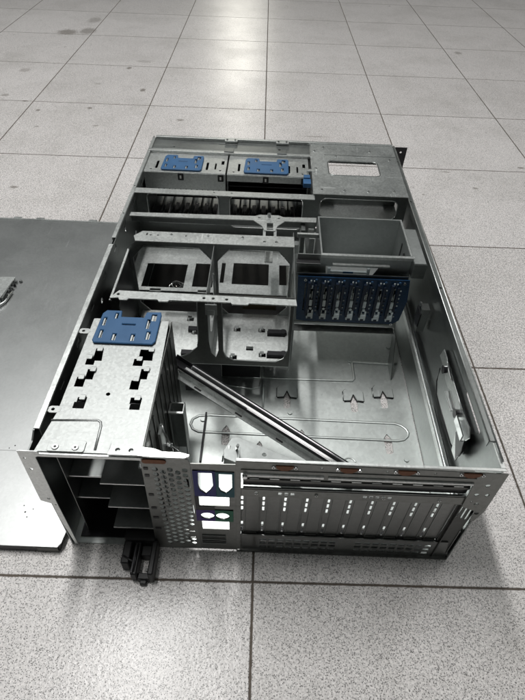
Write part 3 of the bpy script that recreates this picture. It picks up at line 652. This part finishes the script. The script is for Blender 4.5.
# outer black channel (local x along the rail, y across, z up)
o1 = rmb(BLACKM); o1.box(0, -7, -1, L_, 8, .6, rot=RM, mat=BLACKM); o1.box(0, 6.8, .6, L_, 8, 8, rot=RM, mat=BLACKM); o1.box(0, -7, .6, L_, -5.8, 8, rot=RM, mat=BLACKM)
rbuild(o1, 'outer_channel', BLACKM)
o2 = rmb(ALU); o2.box(18, -4.6, .8, L_-4, .4, 6.5, rot=RM, mat=ALU, bev=.8); o2.box(24, 3.6, .8, L_-10, 6.0, 8.6, rot=RM, mat=ALU, bev=.5); o2.box(110, -7.1, 8.1, L_-20, -5.8, 8.8, rot=RM, mat=ALU)
rbuild(o2, 'inner_slide', CHROME)
o3 = rmb(DARK); o3.box(10, -15, -6, L_-8, -7.2, -4.6, rot=RM, mat=ZINC); o3.box(10, -8.2, -5, L_-8, -7.1, 4, rot=RM, mat=ZINC)
for i in range(4): o3.box(40+60*i, -13, -4.6, 50+60*i, -10.6, -4.2, rot=RM, mat=BLACK)
rbuild(o3, 'mounting_flange', DARK)
tag(rail_o, 'long black and chrome slide rail leaning diagonally inside the chassis', 'slide rail')

# loose bent bracket behind the connector plate
lb = empty('metal_bracket', (210, 70, 100))
m = MB(); m.mi(DARK)
A = Vector((177, 76, 106)); tx = Vector((1, -.33, -.10)).normalized(); ty = Vector((0, 0, 1)).cross(tx).normalized(); tz = tx.cross(ty)
RM2 = Matrix((tx, ty, tz)).transposed().to_4x4(); RM2.translation = A*S
m.sheet('xy', 0, [(-2, -16), (0, 2), (5, 6), (120, 4), (120, -24), (2, -24)], [circ(40, -3, 2.4)], t=1.4, rot=RM2, mat=GREY)
m.box(-1, -22, -13, .4, -4, -.9, rot=RM2, mat=DARK); m.box(2, -24, -14, 110, -22.6, -.9, rot=RM2, mat=DARK)
m.disc(176, 66, 104, 3, 4, 'y', mat=ZINC)
o = m.build('bracket_plate', ZINC); o.parent = lb; o.matrix_parent_inverse = Matrix.Translation(-lb.location)
m = MB(); m.tube([(184, 64, 106), (185, 60, 116), (186, 56, 126)], 1.6, 8, CHROME); o = m.build('hook', CHROME); o.parent = lb; o.matrix_parent_inverse = Matrix.Translation(-lb.location)
tag(lb, 'small bent grey metal bracket with a bright hook behind the coloured connector plate', 'bracket')

# crumpled wire seen through the left opening
wr = MB(); pts = []
for i in range(46):
    a = i*.55; pts.append((66+10*math.cos(a)+i*.35, 392+6*math.sin(a*1.3), 60+8*math.sin(a*.8)+.2*i))
wr.tube(pts, .8, 6, CHROME)
tag(wr.build('wire_coil', CHROME), 'loose loops of thin bright wire in the dark opening beyond the left fan bay', 'wire')

# ------------------------------------------------------------------ lid on the left
lid = empty('chassis_lid', (-220, 320, 0)); LI = Matrix.Translation(-lid.location)
def lbuild(m, name, mat):
    o = m.build(name, mat); o.parent = lid; o.matrix_parent_inverse = LI; return o
m = MB(); m.mi(SHEET)
m.sheet('xy', 11, [(-452, -10), (-11, -10), (-8, -5), (-6, 12), (-4, 300), (-4, 648), (-452, 656)], t=1.3, bev=.4, mat=SHEET)
m.sheet('xy', 11.9, [(-450, 111), (-8, 113), (-8, 113.8), (-450, 111.8)], t=.3, bev=.05)
lbuild(m, 'top_sheet', SHEET)
m = MB(); m.mi(DULL)
m.box(-452, -10.5, 1, -34, -9, 10.2, mat=BLACKM); m.box(-34, -10.9, 1, -11, -9.6, 10.3, mat=DULL); m.box(-7, 10, 1, -5.4, 640, 10.2, mat=DULL); m.box(-11, -9, 1, -9.6, 8, 10.2, mat=BLACKM)
m.box(-452, 645, 1, -4, 647, 10.2, mat=DULL); m.box(-452, 649, 10.5, -4, 653, 12.6, mat=ZINC)
for x in (-290, -245, -140, -60): m.box(x-8, 651, 9, x+8, 657, 13.4, mat=ZINC)
lbuild(m, 'folded_rim', DULL)
m = MB(); m.mi(ZINC)
m.sheet('xy', 20, [(-300, 452), (-221, 454), (-226, 398), (-300, 398)], [circ(-244, 425, 3), rrect(-290, 415, -262, 435, 4)], t=1.6, mat=ZINC)
m.box(-225, 398, 12, -222, 454, 20, mat=DARK); m.box(-300, 395, 12, -226, 398, 20.6, mat=ZINC)
m.tube([(-300, 376, 15), (-250, 374, 15), (-228, 380, 15), (-219, 394, 15), (-216, 420, 15)], 2.0, 8, ZINC); m.tube([(-300, 386, 18), (-246, 386, 18), (-230, 394, 18)], 2.2, 8, CHROME)
for i in range(6): m.disc(-219, 404+9*i, 15, 2.2, 4, 'z', mat=CHROME if i % 2 else BLACKM)
m.disc(-213, 452, 14, 3, 3, 'z', mat=DARK)
lbuild(m, 'lid_latch', ZINC)
for (x, y, r_) in ((-99, 113, 1.2), (-104, 120, 1), (-92, 110, .9), (-110, 116, .8), (-60, 30, 1.1), (-56, 24, .8), (-64, 38, .8), (-52, 34, .7)):
    m = MB(); m.mi(BLACK); m.disc(x, y, 11.8, r_, .3, 'z', n=7); lbuild(m, 'dirt_speck', BLACK)
tag(lid, 'flat grey sheet metal cover lying on the tiles left of the chassis', 'cover')

# ------------------------------------------------------------------ black plastic bracket on the floor under the bay
bkx = empty('plastic_bracket', (80, -5, 0))
m = MB(); m.mi(BLACK)
m.box(64, -4, 1, 98, 60, 26, bev=1.5, mat=BLACK)
m.box(64, -28, 1, 73, -2, 20, bev=1.2); m.box(76, -39, 1, 83, -2, 18, bev=1.2); m.box(95, -40, 1, 101, -2, 22, bev=1.2)
m.box(83, -16, 1, 95, -4, 12, bev=.8); m.box(83, -40, 1, 96, -33, 9, bev=.8); m.box(86, -44, 1, 93, -39, 6, bev=.8); m.tube([(79.5, -36, 19), (79.5, -6, 20)], 1.0, 8, BLACKM)
m.tube([(66, -20, 20), (74, -24, 19), (80, -26, 19)], 1.3, 8)
o = m.build('bracket_body', BLACK); o.parent = bkx; o.matrix_parent_inverse = Matrix.Translation(-bkx.location)
m = MB(); m.mi(BLACKM); m.box(77, -38, 18, 79, -8, 21, mat=BLACKM); m.disc(92, -30, 9, 2, 2, 'z', mat=CHROME)
o = m.build('spring_clip', BLACKM); o.parent = bkx; o.matrix_parent_inverse = Matrix.Translation(-bkx.location)
tag(bkx, 'black plastic bracket with prongs lying on the tiles below the empty power supply bay', 'bracket')
